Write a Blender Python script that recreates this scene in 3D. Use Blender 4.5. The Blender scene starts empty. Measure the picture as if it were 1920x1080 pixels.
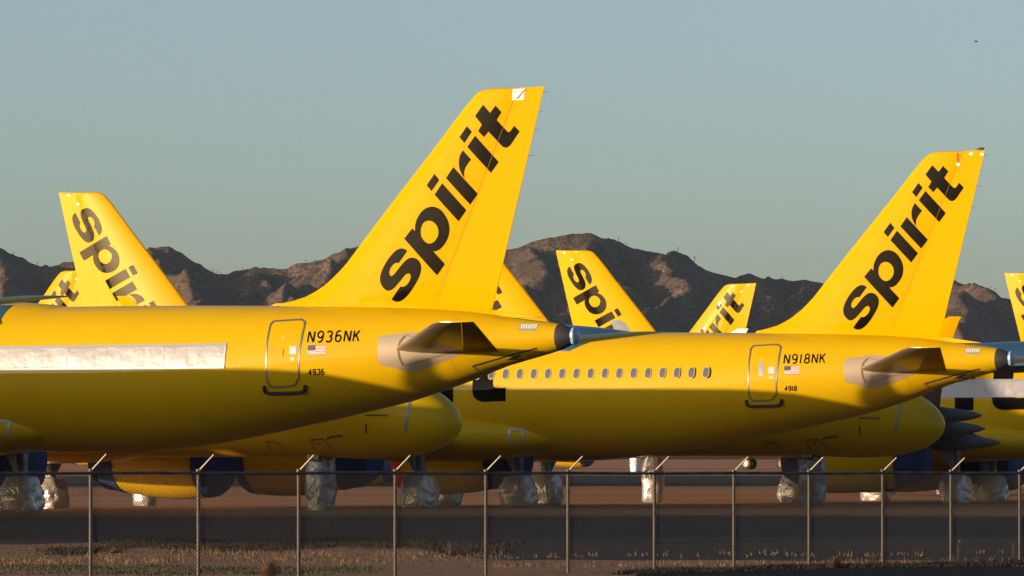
import bpy, bmesh, math, random
import numpy as np
from mathutils import Vector, Matrix, geometry
rnd = random.Random(7)
SC = bpy.context.scene
COL = SC.collection
# ------------------------------------------------------------------ camera, sky, sun, exposure
CAMH = 1.2
cam = bpy.data.cameras.new("camera"); camo = bpy.data.objects.new("camera", cam); COL.objects.link(camo)
camo.location = (0, 0, CAMH); camo.rotation_euler = (math.radians(90), 0, 0)
cam.sensor_width = 36; cam.lens = 36 * 11000 / 1920
cam.shift_y = (886 - 540) / 1920
cam.clip_start = 1; cam.clip_end = 20000
SC.camera = camo
SUN_EL, SUN_AZ = math.radians(6.4), math.radians(64)     # azimuth: light travels this far right of straight ahead
Ld = Vector((math.sin(SUN_AZ) * math.cos(SUN_EL), math.cos(SUN_AZ) * math.cos(SUN_EL), -math.sin(SUN_EL)))
W = bpy.data.worlds.new("World"); SC.world = W; W.use_nodes = True
nt = W.node_tree; nt.nodes.clear()
sky = nt.nodes.new('ShaderNodeTexSky'); sky.sky_type = 'NISHITA'; sky.sun_disc = False
sky.sun_elevation = SUN_EL; sky.sun_rotation = math.pi + SUN_AZ
sky.altitude = 1500; sky.air_density = 0.7; sky.dust_density = 6.0; sky.ozone_density = 0.9
bg = nt.nodes.new('ShaderNodeBackground'); bg.inputs[1].default_value = 0.122
wo = nt.nodes.new('ShaderNodeOutputWorld')
nt.links.new(sky.outputs[0], bg.inputs[0]); nt.links.new(bg.outputs[0], wo.inputs[0])
sl = bpy.data.lights.new("sun", 'SUN'); sl.energy = 4.8; sl.angle = math.radians(0.55); sl.color = (1.0, 0.72, 0.45)
so = bpy.data.objects.new("sun", sl); COL.objects.link(so)
so.rotation_euler = Ld.to_track_quat('-Z', 'Y').to_euler(); so.location = (-60, -20, 60)
SC.view_settings.view_transform = 'Standard'; SC.view_settings.look = 'None'
SC.view_settings.exposure = 0.66; SC.view_settings.gamma = 1

# ------------------------------------------------------------------ materials
def mat(name, color, rough=.5, metal=0, spec=.5, coat=0, bump=None, var=None, coat_r=.08):
    m = bpy.data.materials.new(name); m.use_nodes = True
    n = m.node_tree.nodes; L = m.node_tree.links; p = n['Principled BSDF']
    p.inputs['Base Color'].default_value = (*color, 1); p.inputs['Roughness'].default_value = rough
    p.inputs['Metallic'].default_value = metal; p.inputs['Specular IOR Level'].default_value = spec
    p.inputs['Coat Weight'].default_value = coat; p.inputs['Coat Roughness'].default_value = coat_r
    tc = n.new('ShaderNodeTexCoord')
    if var:      # (scale, other colour, contrast, stretch)
        mp = n.new('ShaderNodeMapping'); mp.inputs['Scale'].default_value = var[3] if len(var) > 3 else (1, 1, 1)
        L.new(tc.outputs['Object'], mp.inputs[0])
        nz = n.new('ShaderNodeTexNoise'); nz.inputs['Scale'].default_value = var[0]; nz.inputs['Detail'].default_value = 6
        L.new(mp.outputs[0], nz.inputs[0])
        r = n.new('ShaderNodeValToRGB'); c = var[2]
        r.color_ramp.elements[0].position = .5 - c; r.color_ramp.elements[1].position = .5 + c
        r.color_ramp.elements[0].color = (*color, 1); r.color_ramp.elements[1].color = (*var[1], 1)
        L.new(nz.outputs[0], r.inputs[0]); L.new(r.outputs[0], p.inputs['Base Color'])
    if bump:     # (scale, strength, distance)
        nz = n.new('ShaderNodeTexNoise'); nz.inputs['Scale'].default_value = bump[0]; nz.inputs['Detail'].default_value = 5
        L.new(tc.outputs['Object'], nz.inputs[0])
        b = n.new('ShaderNodeBump'); b.inputs['Strength'].default_value = bump[1]; b.inputs['Distance'].default_value = bump[2]
        L.new(nz.outputs[0], b.inputs['Height']); L.new(b.outputs[0], p.inputs['Normal'])
    return m
YEL = (.53, .345, 0)
M = {}
M['yellow'] = mat('yellow_paint', YEL, .5, spec=.08, coat=.35, coat_r=.06, bump=(.9, .12, .02), var=(1.3, (.51, .325, 0), .3))
M['fin'] = mat('yellow_tail_paint', (.55, .31, 0), .5, spec=0, coat=.10, coat_r=.05, bump=(.7, .08, .02), var=(2., (.54, .30, 0), .3))
M['rudder'] = mat('yellow_rudder_paint', (.56, .325, 0), .5, spec=0, coat=.12, coat_r=.05, bump=(.7, .08, .02))
M['fin_gloss'] = mat('yellow_tail_paint_glossy', (.55, .31, 0), .5, spec=0, coat=.42, coat_r=.03, bump=(.7, .06, .02))
M['black_gloss'] = mat('black_lettering_glossy', (.004, .0035, .003), .55, spec=0, coat=.42, coat_r=.03)
M['black'] = mat('black_lettering', (.004, .0035, .003), .55, spec=0, coat=.12, coat_r=.05, var=(9, (.007, .006, .005), .2))
M['blue'] = mat('sky_tinted_black_paint', (.02, .075, .15), .35, coat=.3)  # blue sky reflection on black gloss, put into the base colour
M['bluecloth'] = mat('blue_cover_cloth', (.008, .022, .11), .75, bump=(5, .5, .05), var=(2, (.012, .03, .14), .3))
M['redcloth'] = mat('red_cover_cloth', (.55, .035, .01), .7, bump=(5, .5, .04))
M['bare'] = mat('bare_metal_fairing', (.37, .305, .225), .42, metal=.35)
M['metal'] = mat('door_frame_metal', (.36, .35, .32), .3, metal=.8)
M['seam'] = mat('panel_seam', (.38, .20, .01), .6)
M['tape'] = mat('white_tape', (.39, .38, .40), .45, metal=.15, bump=(1.7, .6, .10), var=(5, (.34, .34, .37), .3))
M['tapeedge'] = mat('silver_tape', (.36, .38, .42), .4, metal=.4)
M['foil'] = mat('crinkled_foil', (.60, .585, .57), .38, metal=.6, bump=(2.3, .8, .13))
M['greycloth'] = mat('grey_wrap', (.16, .17, .19), .5, metal=.3, bump=(5, .8, .08))
M['white'] = mat('white_paint', (.78, .76, .74), .35)
M['wing'] = mat('wing_grey', (.42, .43, .45), .4)
M['dark'] = mat('dark_grey', (.035, .035, .038), .5)
M['rubber'] = mat('tyre_rubber', (.018, .017, .017), .8)
M['glass'] = mat('window_pane', (.09, .10, .12), .25)
M['winframe'] = mat('window_frame', (.36, .29, .18), .5)
M['red'] = mat('flag_red', (.42, .03, .03), .5)
M['flagblue'] = mat('flag_blue', (.05, .05, .07), .5)
M['orange'] = mat('orange_plastic', (.9, .14, .01), .6)
M['post'] = mat('galvanised_post', (.095, .085, .068), .55, metal=.3, var=(14, (.05, .045, .04), .2))
M['wire'] = mat('galvanised_wire', (.05, .05, .05), .6, metal=.3)
M['rail'] = mat('fence_rail', (.05, .065, .085), .5, metal=.4)
M['wood'] = mat('chock_wood', (.05, .03, .018), .8)

# ------------------------------------------------------------------ object helpers
def link(name, me, parent=None, m=None, smooth=True):
    o = bpy.data.objects.new(name, me); COL.objects.link(o)
    if parent: o.parent = parent
    if m is not None and len(me.materials) == 0: me.materials.append(m)
    if smooth:
        for p in me.polygons: p.use_smooth = True
    return o
def mesh(name, V, F):
    me = bpy.data.meshes.new(name); me.from_pydata([tuple(v) for v in V], [], F); me.update(); return me
def tag(o, label=None, cat=None, group=None, kind=None):
    if label: o['label'] = label
    if cat: o['category'] = cat
    if group: o['group'] = group
    if kind: o['kind'] = kind
    return o
class MB:
    def __init__(s): s.V = []; s.F = []
    def add(s, V, F):
        n = len(s.V); s.V += [tuple(v) for v in V]; s.F += [tuple(i + n for i in f) for f in F]
    def box(s, c, d, R=None):
        V = []
        for x in (-1, 1):
            for y in (-1, 1):
                for z in (-1, 1):
                    v = Vector((x * d[0] / 2, y * d[1] / 2, z * d[2] / 2))
                    if R: v = R @ v
                    V.append(Vector(c) + v)
        s.add(V, [(0, 1, 3, 2), (4, 6, 7, 5), (0, 4, 5, 1), (2, 3, 7, 6), (0, 2, 6, 4), (1, 5, 7, 3)])
    def tube(s, a, b, r, r2=None, n=8, cap=True):
        a = Vector(a); b = Vector(b); r2 = r if r2 is None else r2
        q = (b - a).to_track_quat('Z', 'Y'); V = []
        for P, R in ((a, r), (b, r2)):
            for i in range(n):
                t = 2 * math.pi * (i + .5) / n
                V.append(P + q @ Vector((R * math.cos(t), R * math.sin(t), 0)))
        F = [(i, (i + 1) % n, n + (i + 1) % n, n + i) for i in range(n)]
        if cap: F += [tuple(range(n))[::-1], tuple(range(n, 2 * n))]
        s.add(V, F)
    def loft(s, rings, close=True, caps=True):
        n = len(rings[0]); V = [v for r in rings for v in r]; F = []
        for j in range(len(rings) - 1):
            for i in range(n if close else n - 1):
                F.append((j * n + i, j * n + (i + 1) % n, (j + 1) * n + (i + 1) % n, (j + 1) * n + i))
        if caps: F += [tuple(range(n))[::-1], tuple(range((len(rings) - 1) * n, len(rings) * n))]
        s.add(V, F)
    def obj(s, name, m, parent=None, smooth=False): return link(name, mesh(name, s.V, s.F), parent, m, smooth)

def pchip(xs, ys):
    xs = np.array(xs, float); ys = np.array(ys, float); h = np.diff(xs); d = np.diff(ys) / h
    mm = np.zeros(len(xs)); mm[0] = d[0]; mm[-1] = d[-1]
    for i in range(1, len(xs) - 1):
        if d[i - 1] * d[i] > 0:
            w1 = 2 * h[i] + h[i - 1]; w2 = h[i] + 2 * h[i - 1]
            mm[i] = (w1 + w2) / (w1 / d[i - 1] + w2 / d[i])
    def f(x):
        x = min(max(x, xs[0]), xs[-1]); i = min(int(np.searchsorted(xs, x, 'right')) - 1, len(h) - 1)
        t = (x - xs[i]) / h[i]
        return float((1 + 2 * t) * (1 - t) ** 2 * ys[i] + t * (1 - t) ** 2 * h[i] * mm[i] + t * t * (3 - 2 * t) * ys[i + 1] + t * t * (t - 1) * h[i] * mm[i + 1])
    return f

# ------------------------------------------------------------------ airframe shape: x = metres forward of the tail end, y = port, z = up
LEN = 37.57
ST = [(0.0, 5.12, 4.70, .20), (.33, 5.25, 4.57, .34), (1.2, 5.38, 4.33, .53), (2.0, 5.48, 4.13, .69), (3.1, 5.63, 3.74, .95),
      (4.13, 5.72, 3.42, 1.17), (5.0, 5.77, 3.17, 1.33), (6.6, 5.82, 2.84, 1.58), (8.2, 5.85, 2.52, 1.77), (9.9, 5.88, 2.21, 1.88),
      (11.2, 5.90, 2.0, 1.94), (13, 5.92, 1.84, 1.97), (15, 5.93, 1.80, 1.975), (22, 5.93, 1.79, 1.975), (30.5, 5.93, 1.79, 1.975)]
for d, t, b, w in [(5.5, 5.87, 1.79, 1.96), (4.3, 5.66, 1.76, 1.9), (3.3, 5.28, 1.72, 1.77), (2.5, 4.80, 1.74, 1.58), (1.7, 4.28, 1.82, 1.33),
                   (1.0, 3.92, 1.97, 1.04), (.45, 3.56, 2.22, .70), (.15, 3.24, 2.48, .38), (.03, 3.0, 2.68, .16), (0, 2.86, 2.80, .03)]:
    ST.append((LEN - d, t, b, w))
fT = pchip([s[0] for s in ST], [s[1] for s in ST]); fB = pchip([s[0] for s in ST], [s[2] for s in ST]); fW = pchip([s[0] for s in ST], [s[3] for s in ST])
def fus_ang(x, a, off=0.):      # a: angle from the crown
    t, b, w = fT(x), fB(x), fW(x); zc = (t + b) / 2; hh = (t - b) / 2
    p = Vector((x, w * math.sin(a), zc + hh * math.cos(a)))
    if off: n = Vector((0, math.sin(a) / max(w, .01), math.cos(a) / max(hh, .01))).normalized(); p += n * off
    return p
def fus(x, z, off=0., side=1):
    t, b = fT(x), fB(x); zc = (t + b) / 2; hh = (t - b) / 2
    a = math.acos(max(-1, min(1, (z - zc) / hh)))
    p = fus_ang(x, a, off); p.y *= side; return p
def fusc(x, z, off=0., side=1, yref=1.9):    # traced outlines were read off at a fixed distance from the centre line
    return fus(x + (yref - abs(fus(x, z).y)) * .488, z, off, side)
# vertical tail
LE = [(5.60, 9.3), (5.93, 9.05), (6.04, 8.49), (6.19, 8.1), (6.41, 7.70), (6.69, 7.343), (7.03, 6.986), (7.28, 6.772), (8.68, 5.564), (10.28, 4.153), (11.52, 3.06), (11.66, 2.90), (11.74, 2.68), (11.765, 2.5)]
fLE = pchip([a for a, b in LE], [b for a, b in LE])
def xH(z): return 4.115 + (z - 5.93) * (1.641 - 4.115) / (11.74 - 5.93)
def xTE(z): return 2.473 + (z - 5.675) * (.88 - 2.473) / (11.786 - 5.675)
def zTop(x): return 11.765 if x > 1.65 else 11.765 + (1.65 - x) * .027
def fin_half(x, z):
    T = .25 - .13 * (z - 5.7) / 6.
    if x >= xH(z):
        d = max(fLE(min(z, 11.76)) - x, 0); D = max(.30 * (fLE(min(z, 11.7)) - xTE(z)), .5)
        k = min(d / D, 1); g = math.sqrt(max(0, 1 - (1 - k) ** 2))
        q = max(0, (k - 1)) if k > 1 else 0
        e = max(0, min(1, (d - D) / max(fLE(min(z, 11.7)) - xH(z) - D, .01)))
        g *= 1 - .40 * e * e
    else:
        k = (xH(z) - x) / max(xH(z) - xTE(z), .01); g = .60 * (1 - k) + .05 * k
    return T * g
def fin_pt(x, z, off=0., side=1): return Vector((x, side * (fin_half(x, z) + off), z))

def fuselage_mesh():
    xs = [0, .33, .7] + [1 + i * .5 for i in range(60)] + [31.2, 31.8, 32.4, 33, 33.4, 33.8, 34.2, 34.6, 35, 35.4, 35.8, 36.2, 36.5, 36.8, 37.0, 37.15, 37.28, 37.38, 37.46, 37.52, 37.555, 37.57]
    mb = MB(); N = 64
    mb.loft([[fus_ang(x, 2 * math.pi * i / N) for i in range(N)] for x in xs if x >= .33])
    return mesh('fuselage', mb.V, mb.F)
def fin_mesh(rud):
    mb = MB(); rings = []
    zs = [5.45, 5.68] + [5.93, 6.0, 6.1, 6.25, 6.4, 6.6, 6.8, 7.03, 7.28] + [7.28 + .44 * i for i in range(1, 10)] + [11.4, 11.52, 11.6, 11.66, 11.70, 11.735, 11.76]
    for z in zs:
        if rud: a, b = xH(z) , xTE(z)
        else:   a, b = (fLE(z) if z > 5.6 else 9.3), xH(z)
        if z < 5.93 and not rud: b = 4.115 - (5.93 - z) * 6.6
        n = 14; up = []; dn = []
        for i in range(n + 1):
            t = i / n; t = t * t if not rud else t
            x = a + (b - a) * t
            h = fin_half(x, max(z, 5.6))
            if z > 11.7: h *= math.sqrt(max(0.02, 1 - ((z - 11.7) / .065) ** 2))
            zz = z + (zTop(x) - 11.765) * (z > 11.5)
            if rud and z < 5.93:           # rudder foot slopes up towards the hinge
                zz = max(z, 5.70 + max(0, (x - 3.34)) * .28) if z < 5.9 else z
            up.append((x, h, zz)); dn.append((x, -h, zz))
        rings.append(up + dn[::-1])
    mb.loft(rings)
    return mesh('rudder' if rud else 'fin', mb.V, mb.F)
# -------- flat outlines laid on a curved surface
def pip(p, poly):
    x, y = p; c = False; j = len(poly) - 1
    for i in range(len(poly)):
        xi, yi = poly[i]; xj, yj = poly[j]
        if (yi > y) != (yj > y) and x < (xj - xi) * (y - yi) / (yj - yi) + xi: c = not c
        j = i
    return c
def surf_poly(mb, poly, f, step=.2, hole=None):
    pts = [Vector(p) for p in poly]; ed = [(i, (i + 1) % len(poly)) for i in range(len(poly))]
    if hole:
        n = len(pts); pts += [Vector(p) for p in hole]; ed += [(n + i, n + (i + 1) % len(hole)) for i in range(len(hole))]
    # add points along the edges and inside
    P2 = []; E2 = []
    for a, b in ed:
        A, B = pts[a], pts[b]; k = max(1, int((B - A).length / step)); base = len(P2)
        for i in range(k): P2.append(A + (B - A) * i / k)
        P2.append(B); E2 += [(base + i, base + i + 1) for i in range(k)]
    xs = [p.x for p in pts]; ys = [p.y for p in pts]
    x = min(xs) + step / 2
    while x < max(xs):
        y = min(ys) + step / 2
        while y < max(ys):
            if pip((x, y), poly) and not (hole and pip((x, y), hole)): P2.append(Vector((x, y)))
            y += step
        x += step
    v, e, fc, _, _, _ = geometry.delaunay_2d_cdt(P2, E2, [], 0, 1e-5)
    F = []
    for t in fc:
        c = ((v[t[0]].x + v[t[1]].x + v[t[2]].x) / 3, (v[t[0]].y + v[t[1]].y + v[t[2]].y) / 3)
        if pip(c, poly) and not (hole and pip(c, hole)): F.append(tuple(t))
    mb.add([f(p.x, p.y) for p in v], F)
def ribbon(mb, pts, w, f, step=.12, closed=False):
    P = []
    q = [Vector(p) for p in pts] + ([Vector(pts[0])] if closed else [])
    for a, b in zip(q[:-1], q[1:]):
        k = max(1, int((b - a).length / step)); P += [a + (b - a) * i / k for i in range(k)]
    if not closed: P.append(q[-1])
    n = len(P); V = []
    for i in range(n):
        a = P[(i - 1) % n] if closed or i > 0 else P[i]; b = P[(i + 1) % n] if closed or i < n - 1 else P[i]
        d1 = (P[i] - a).normalized() if (P[i] - a).length > 1e-6 else (b - P[i]).normalized()
        d2 = (b - P[i]).normalized() if (b - P[i]).length > 1e-6 else d1
        t = (d1 + d2).normalized(); nrm = Vector((-t.y, t.x)); k = min(1 / max(.4, nrm.dot(Vector((-d1.y, d1.x)))), 1.6)
        for s_ in (1, -1):
            c = P[i] + nrm * s_ * w / 2 * k; V.append(f(c.x, c.y))
    F = [(2 * i, 2 * i + 1, (2 * i + 3) % (2 * n), (2 * i + 2) % (2 * n)) for i in range(n if closed else n - 1)]
    mb.add(V, F)
# -------- the lettering, traced on the tail
GL = {
 's': [(4.986, 7.332), (5.057, 7.383), (5.153, 7.408), (5.25, 7.394), (5.358, 7.339), (5.487, 7.222), (5.616, 7.071), (5.724, 6.9), (5.799, 6.738), (5.832, 6.594), (5.821, 6.479), (5.767, 6.373), (5.681, 6.276), (5.595, 6.231), (5.487, 6.244), (5.379, 6.32), (5.293, 6.405), (5.186, 6.518), (5.078, 6.641), (5.014, 6.694), (4.949, 6.712), (4.896, 6.677), (4.881, 6.609), (4.906, 6.524), (4.96, 6.438), (5.035, 6.372), (5.11, 6.341), (5.164, 6.342), (5.196, 6.355), (5.474, 6.001), (5.422, 5.956), (5.315, 5.922), (5.207, 5.938), (5.078, 6.009), (4.949, 6.132), (4.82, 6.293), (4.67, 6.52), (4.585, 6.71), (4.559, 6.844), (4.574, 6.959), (4.638, 7.055), (4.735, 7.129), (4.842, 7.148), (4.949, 7.127), (5.057, 7.052), (5.164, 6.949), (5.272, 6.826), (5.379, 6.703), (5.444, 6.646), (5.487, 6.641), (5.53, 6.686), (5.543, 6.753), (5.508, 6.858), (5.433, 6.953), (5.358, 6.999), (5.293, 7.008), (5.254, 6.992)],
 'p': [(5.085, 7.672), (4.843, 7.951), (4.755, 7.88), (4.755, 8.0), (4.742, 8.09), (4.694, 8.226), (4.581, 8.393), (4.434, 8.504), (4.226, 8.556), (4.016, 8.493), (3.852, 8.335), (3.736, 8.119), (3.703, 7.918), (3.725, 7.766), (3.761, 7.651), (3.852, 7.503), (3.967, 7.378), (4.092, 7.315), (4.198, 7.307), (3.853, 6.951), (4.092, 6.642)],
 'i': [(3.926, 9.183), (3.202, 8.427), (3.438, 8.122), (4.16, 8.872)],
 'idot': [(4.172, 9.448), (4.018, 9.277), (4.251, 8.972), (4.41, 9.139)],
 'r': [(3.586, 9.621), (2.862, 8.871), (3.088, 8.573), (3.811, 9.323)],
 'rarm': [(3.299, 10.078), (3.049, 9.817), (3.141, 9.715), (3.226, 9.597), (3.263, 9.478), (3.263, 9.369), (3.243, 9.299), (3.323, 9.403), (3.397, 9.557), (3.426, 9.722), (3.409, 9.874), (3.367, 9.982)],
 'i2': [(2.928, 10.473), (2.237, 9.734), (2.467, 9.437), (3.165, 10.169)],
 'i2dot': [(3.182, 10.744), (3.029, 10.579), (3.252, 10.275), (3.411, 10.442)],
 't': [(2.692, 11.32), (2.476, 11.089), (2.315, 11.284), (2.137, 11.098), (2.283, 10.888), (1.993, 10.579), (1.936, 10.544), (1.879, 10.576), (1.773, 10.72), (1.615, 10.556), (1.75, 10.379), (1.864, 10.215), (1.936, 10.147), (2.022, 10.115), (2.108, 10.143), (2.166, 10.196), (2.525, 10.572), (2.66, 10.423), (2.836, 10.595), (2.721, 10.77), (2.934, 11.011)]}
PH = [(4.581, 7.825), (4.573, 7.958), (4.512, 8.089), (4.413, 8.147), (4.299, 8.159), (4.181, 8.113), (4.082, 8.012), (4.038, 7.88), (4.043, 7.771), (4.082, 7.676), (4.165, 7.573), (4.264, 7.525), (4.363, 7.526), (4.456, 7.578), (4.545, 7.684), (4.578, 7.781)]
Rv = Vector((-.611, .79)).normalized(); Uv = Vector((.724, .756)).normalized()
Minv = Matrix(((Rv.x, Uv.x), (Rv.y, Uv.y))).inverted()
def gh(p): v = Minv @ Vector(p); return v
def smooth_poly(P, it=1):
    # round the traced corners of the curved glyphs a little (Chaikin), leaving sharp corners
    for _ in range(it):
        Q = []; n = len(P)
        for i in range(n):
            a, b, c = Vector(P[i - 1]), Vector(P[i]), Vector(P[(i + 1) % n])
            u, w = (b - a).normalized(), (c - b).normalized()
            if u.dot(w) > .75: Q += [tuple(b - (b - a) * .25), tuple(b + (c - b) * .25)]
            else: Q.append(tuple(b))
        P = Q
    return P
def tail_text(side):
    mb = MB(); g0, h0 = gh((4.213, 9.209))
    R2 = Vector((.56, -.828)); U2 = Vector((.912, .41)); C2 = Vector((4.32, 8.78))
    def tr(p):
        if side > 0: return p
        v = gh(p); q = C2 + R2 * (v.x - g0) + U2 * (v.y - h0); return (q.x, q.y)
    for k, P in GL.items():
        P = [tr(p) for p in (smooth_poly(P) if k in 'spt' or k == 'rarm' else P)]
        surf_poly(mb, P, lambda x, z: fin_pt(x, z, .007, side), .14, [tr(p) for p in smooth_poly(PH)] if k == 'p' else None)
    return mesh('tail_lettering', mb.V, mb.F)
def title_text(side):
    # the big fuselage lettering: glyph heights run round the hull
    mb = MB(); g_t = max(gh(p).x for p in GL['t']); hb = min(gh(p).y for p in GL['t']); k = 1.93
    g_a = min(gh(p).x for p in GL['t'])
    def f(a, b):    # a: metres along, b: arc metres up from z 3.6
        x = (17.42 + (g_t - a) * k) if side > 0 else (17.42 + (a - g_t) * k + 8.5)
        ang = math.pi / 2 + .135 - (b - hb) * k / 2.02
        p = fus_ang(x, ang, .008); p.y *= side; return p
    for key, P in GL.items():
        P = [tuple(gh(p)) for p in (smooth_poly(P) if key in 'spt' or key == 'rarm' else P)]
        surf_poly(mb, P, f, .1, [tuple(gh(p)) for p in PH] if key == 'p' else None)
    return mesh('title_lettering', mb.V, mb.F)
# -------- stroke lettering for the registration
def arc(cx, cy, rx, ry, a0, a1, n=10): return [(cx + rx * math.cos(math.radians(a0 + (a1 - a0) * i / n)), cy + ry * math.sin(math.radians(a0 + (a1 - a0) * i / n))) for i in range(n + 1)]
CH = {'N': [[(0, 0), (0, 1)], [(0.03, 1), (.57, 0)], [(.6, 0), (.6, 1)]],
      'K': [[(0, 0), (0, 1)], [(.55, 1), (.05, .42)], [(.22, .6), (.58, 0)]],
      '1': [[(.1, 0), (.1, 1)]],
      '9': [arc(.3, .7, .28, .3, -10, 350, 18), [(.58, .66), (.57, .4)] + arc(.28, .28, .28, .28, 10, -120, 8)],
      '6': [arc(.3, .3, .28, .3, 170, -190, 18), [(.02, .34), (.03, .6)] + arc(.32, .72, .28, .28, 190, 60, 8)],
      '3': [arc(.27, .74, .27, .26, 150, -80, 10), arc(.27, .27, .29, .29, 80, -150, 10)],
      '8': [arc(.3, .76, .24, .24, -90, 270, 16), arc(.3, .26, .29, .26, 90, 450, 16)],
      '4': [[(.42, 0), (.42, 1), (0, .3), (.6, .3)]]}
def stroke_text(mb, txt, x0, z0, h, w, slope=0., ital=.1, gap=.28):
    g = 0
    for ch in txt:
        for i, st in enumerate(CH[ch]):
            pts = [(x0 - (g + a + b * ital) * h, z0 + b * h + (g + a) * h * slope) for a, b in st]
            ribbon(mb, pts, w, lambda x, z, o=.006 + .0015 * i: fusc(x, z, o, 1, 1.8), .06)
        g += (.2 if ch == '1' else .6) + gap

# ------------------------------------------------------------------ shared meshes
ME = {}
def reg(key, me, m):
    me.materials.append(m); ME[key] = me; [setattr(p, 'use_smooth', True) for p in me.polygons]; me.set_sharp_from_angle(angle=math.radians(38)); return me
reg('fuselage', fuselage_mesh(), M['yellow'])
reg('fin', fin_mesh(False), M['fin']); reg('rudder', fin_mesh(True), M['rudder'])
reg('txtP', tail_text(1), M['black']); reg('txtS', tail_text(-1), M['black'])
reg('titP', title_text(1), M['black']); reg('titS', title_text(-1), M['black'])
def mbreg(key, mb, m, smooth=True):
    me = mesh(key, mb.V, mb.F); me.materials.append(m)
    for p in me.polygons: p.use_smooth = smooth
    if smooth: me.set_sharp_from_angle(angle=math.radians(38))
    ME[key] = me
# APU tail cone end
mb = MB(); mb.loft([[fus_ang(x, 2 * math.pi * i / 32, o) for i in range(32)] for x, o in ((.42, .004), (.33, .012), (.15, .0), (0, -.02))]); mbreg('cone', mb, M['dark'])
mb = MB(); rg = []
for x, k in ((.02, 1.0), (-.06, 1.05), (-.12, .8), (-.15, .3)):
    rg.append([Vector((x, .2 * k * math.cos(t) * (1 + .06 * math.sin(5 * t)), 4.93 + .24 * k * math.sin(t) * (1 + .05 * math.cos(7 * t)))) for t in [2 * math.pi * i / 20 for i in range(20)]])
mb.loft(rg); mbreg('apucover', mb, mat('pale_blue_cover', (.25, .38, .52), .4, metal=.2, bump=(14, .8, .03)))
# horizontal tail
def stab_mesh(side, part):
    mb = MB(); rings = []
    for k in range(13):
        t = k / 12; y = .55 + t * 5.65
        a = 5.35 + (1.12 - 5.35) * t; c = 2.02 + (-.02 - 2.02) * t; h_ = a + (c - a) * .68
        if k == 12: a -= .12
        z = 4.53 + t * .65; th = (.125 - .07 * t) * (1 if k < 12 else .35)
        a0, a1 = (a - .35, h_) if part == 0 else ((h_ - .012, c) if part == 1 else (a, a - .36))
        up, dn = [], []
        for i in range(11):
            u = i / 10; u = u * u if part == 0 else u
            x = a0 + (a1 - a0) * u; q = (a - x) / (a - c)
            hh = th * (math.sqrt(max(0, 1 - (1 - min(q / .35, 1)) ** 2)) if q < .35 else (1 - (q - .35) / .65 * .96))
            up.append((x, side * y, z + hh)); dn.append((x, side * y, z - hh))
        rings.append(up + dn[::-1])
    mb.loft(rings); return mb
for sd, nm in ((1, 'P'), (-1, 'S')):
    mbreg('stab' + nm, stab_mesh(sd, 0), M['yellow']); mbreg('stable' + nm, stab_mesh(sd, 2), M['bare']); mbreg('elev' + nm, stab_mesh(sd, 1), M['fin'])
# bare metal patch round the tail plane root
for sd, nm in ((1, 'P'), (-1, 'S')):
    mb = MB(); surf_poly(mb, [(5.3, 4.84), (5.22, 4.95), (4.3, 5.06), (3.6, 5.0), (2.7, 4.62), (2.55, 4.5), (3.5, 4.15), (4.05, 3.97), (4.3, 3.96), (5.15, 4.15), (5.3, 4.25)], lambda x, z: fusc(x, z, .005, sd, 1.4), .15)
    mbreg('patch' + nm, mb, M['bare'])
    mb = MB()
    ribbon(mb, [(4.45, 4.95), (4.6, 4.8), (4.67, 4.6), (4.62, 4.35), (4.5, 4.15)], .05, lambda x, z: fusc(x, z, .02, sd, 1.4))
    ribbon(mb, [(4.46, 4.13), (3.5, 4.38), (2.9, 4.5)], .018, lambda x, z: fusc(x, z, .012, sd, 1.4))
    ribbon(mb, [(4.4, 4.97), (3.7, 4.80), (3.0, 4.68)], .018, lambda x, z: fusc(x, z, .012, sd, 1.4))
    mbreg('trim' + nm, mb, mat('trim_track', (.16, .11, .06), .5, metal=.4))
# panel seams, aft service panel, vent
mb = MB()
ribbon(mb, [(3.2, 5.6), (3.32, 5.3), (3.34, 4.9), (3.3, 4.4), (3.2, 3.9)], .014, lambda x, z: fus(x, z, .005))
mbreg('seams', mb, M['seam'])
mb = MB(); ribbon(mb, [(8.75, 5.66), (7.4, 5.58), (6.6, 5.53)], .03, lambda x, z: fus(x, z, .006)); mbreg('gutter', mb, M['fin'])
mb = MB(); ribbon(mb, [(2.77, 4.12), (1.75, 4.40), (.93, 4.60), (.88, 4.47)], .035, lambda x, z: fus(x, z, .007)); ribbon(mb, [(2.77, 4.12), (2.6, 3.92), (1.75, 4.03)], .03, lambda x, z: fus(x, z, .0085))
mbreg('apudoor', mb, M['dark'])
mb = MB(); surf_poly(mb, [(1.84, 4.30), (1.62, 4.38), (1.42, 4.44), (1.42, 4.30), (1.60, 4.20), (1.76, 4.15)], lambda x, z: fus(x, z, .009), .1); mbreg('intake', mb, M['dark'])
mb = MB()
for i in range(7):
    x = 1.36 - i * .065; ribbon(mb, [(x, 5.25), (x - .01, 5.13)], .035, lambda a, b: fus(a, b, .016))
mbreg('ventslats', mb, M['white'])
mb = MB(); surf_poly(mb, [(1.42, 5.28), (.92, 5.245), (.94, 5.07), (1.44, 5.09)], lambda x, z: fus(x, z, .009), .1); mbreg('vent', mb, M['tapeedge'])
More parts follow.
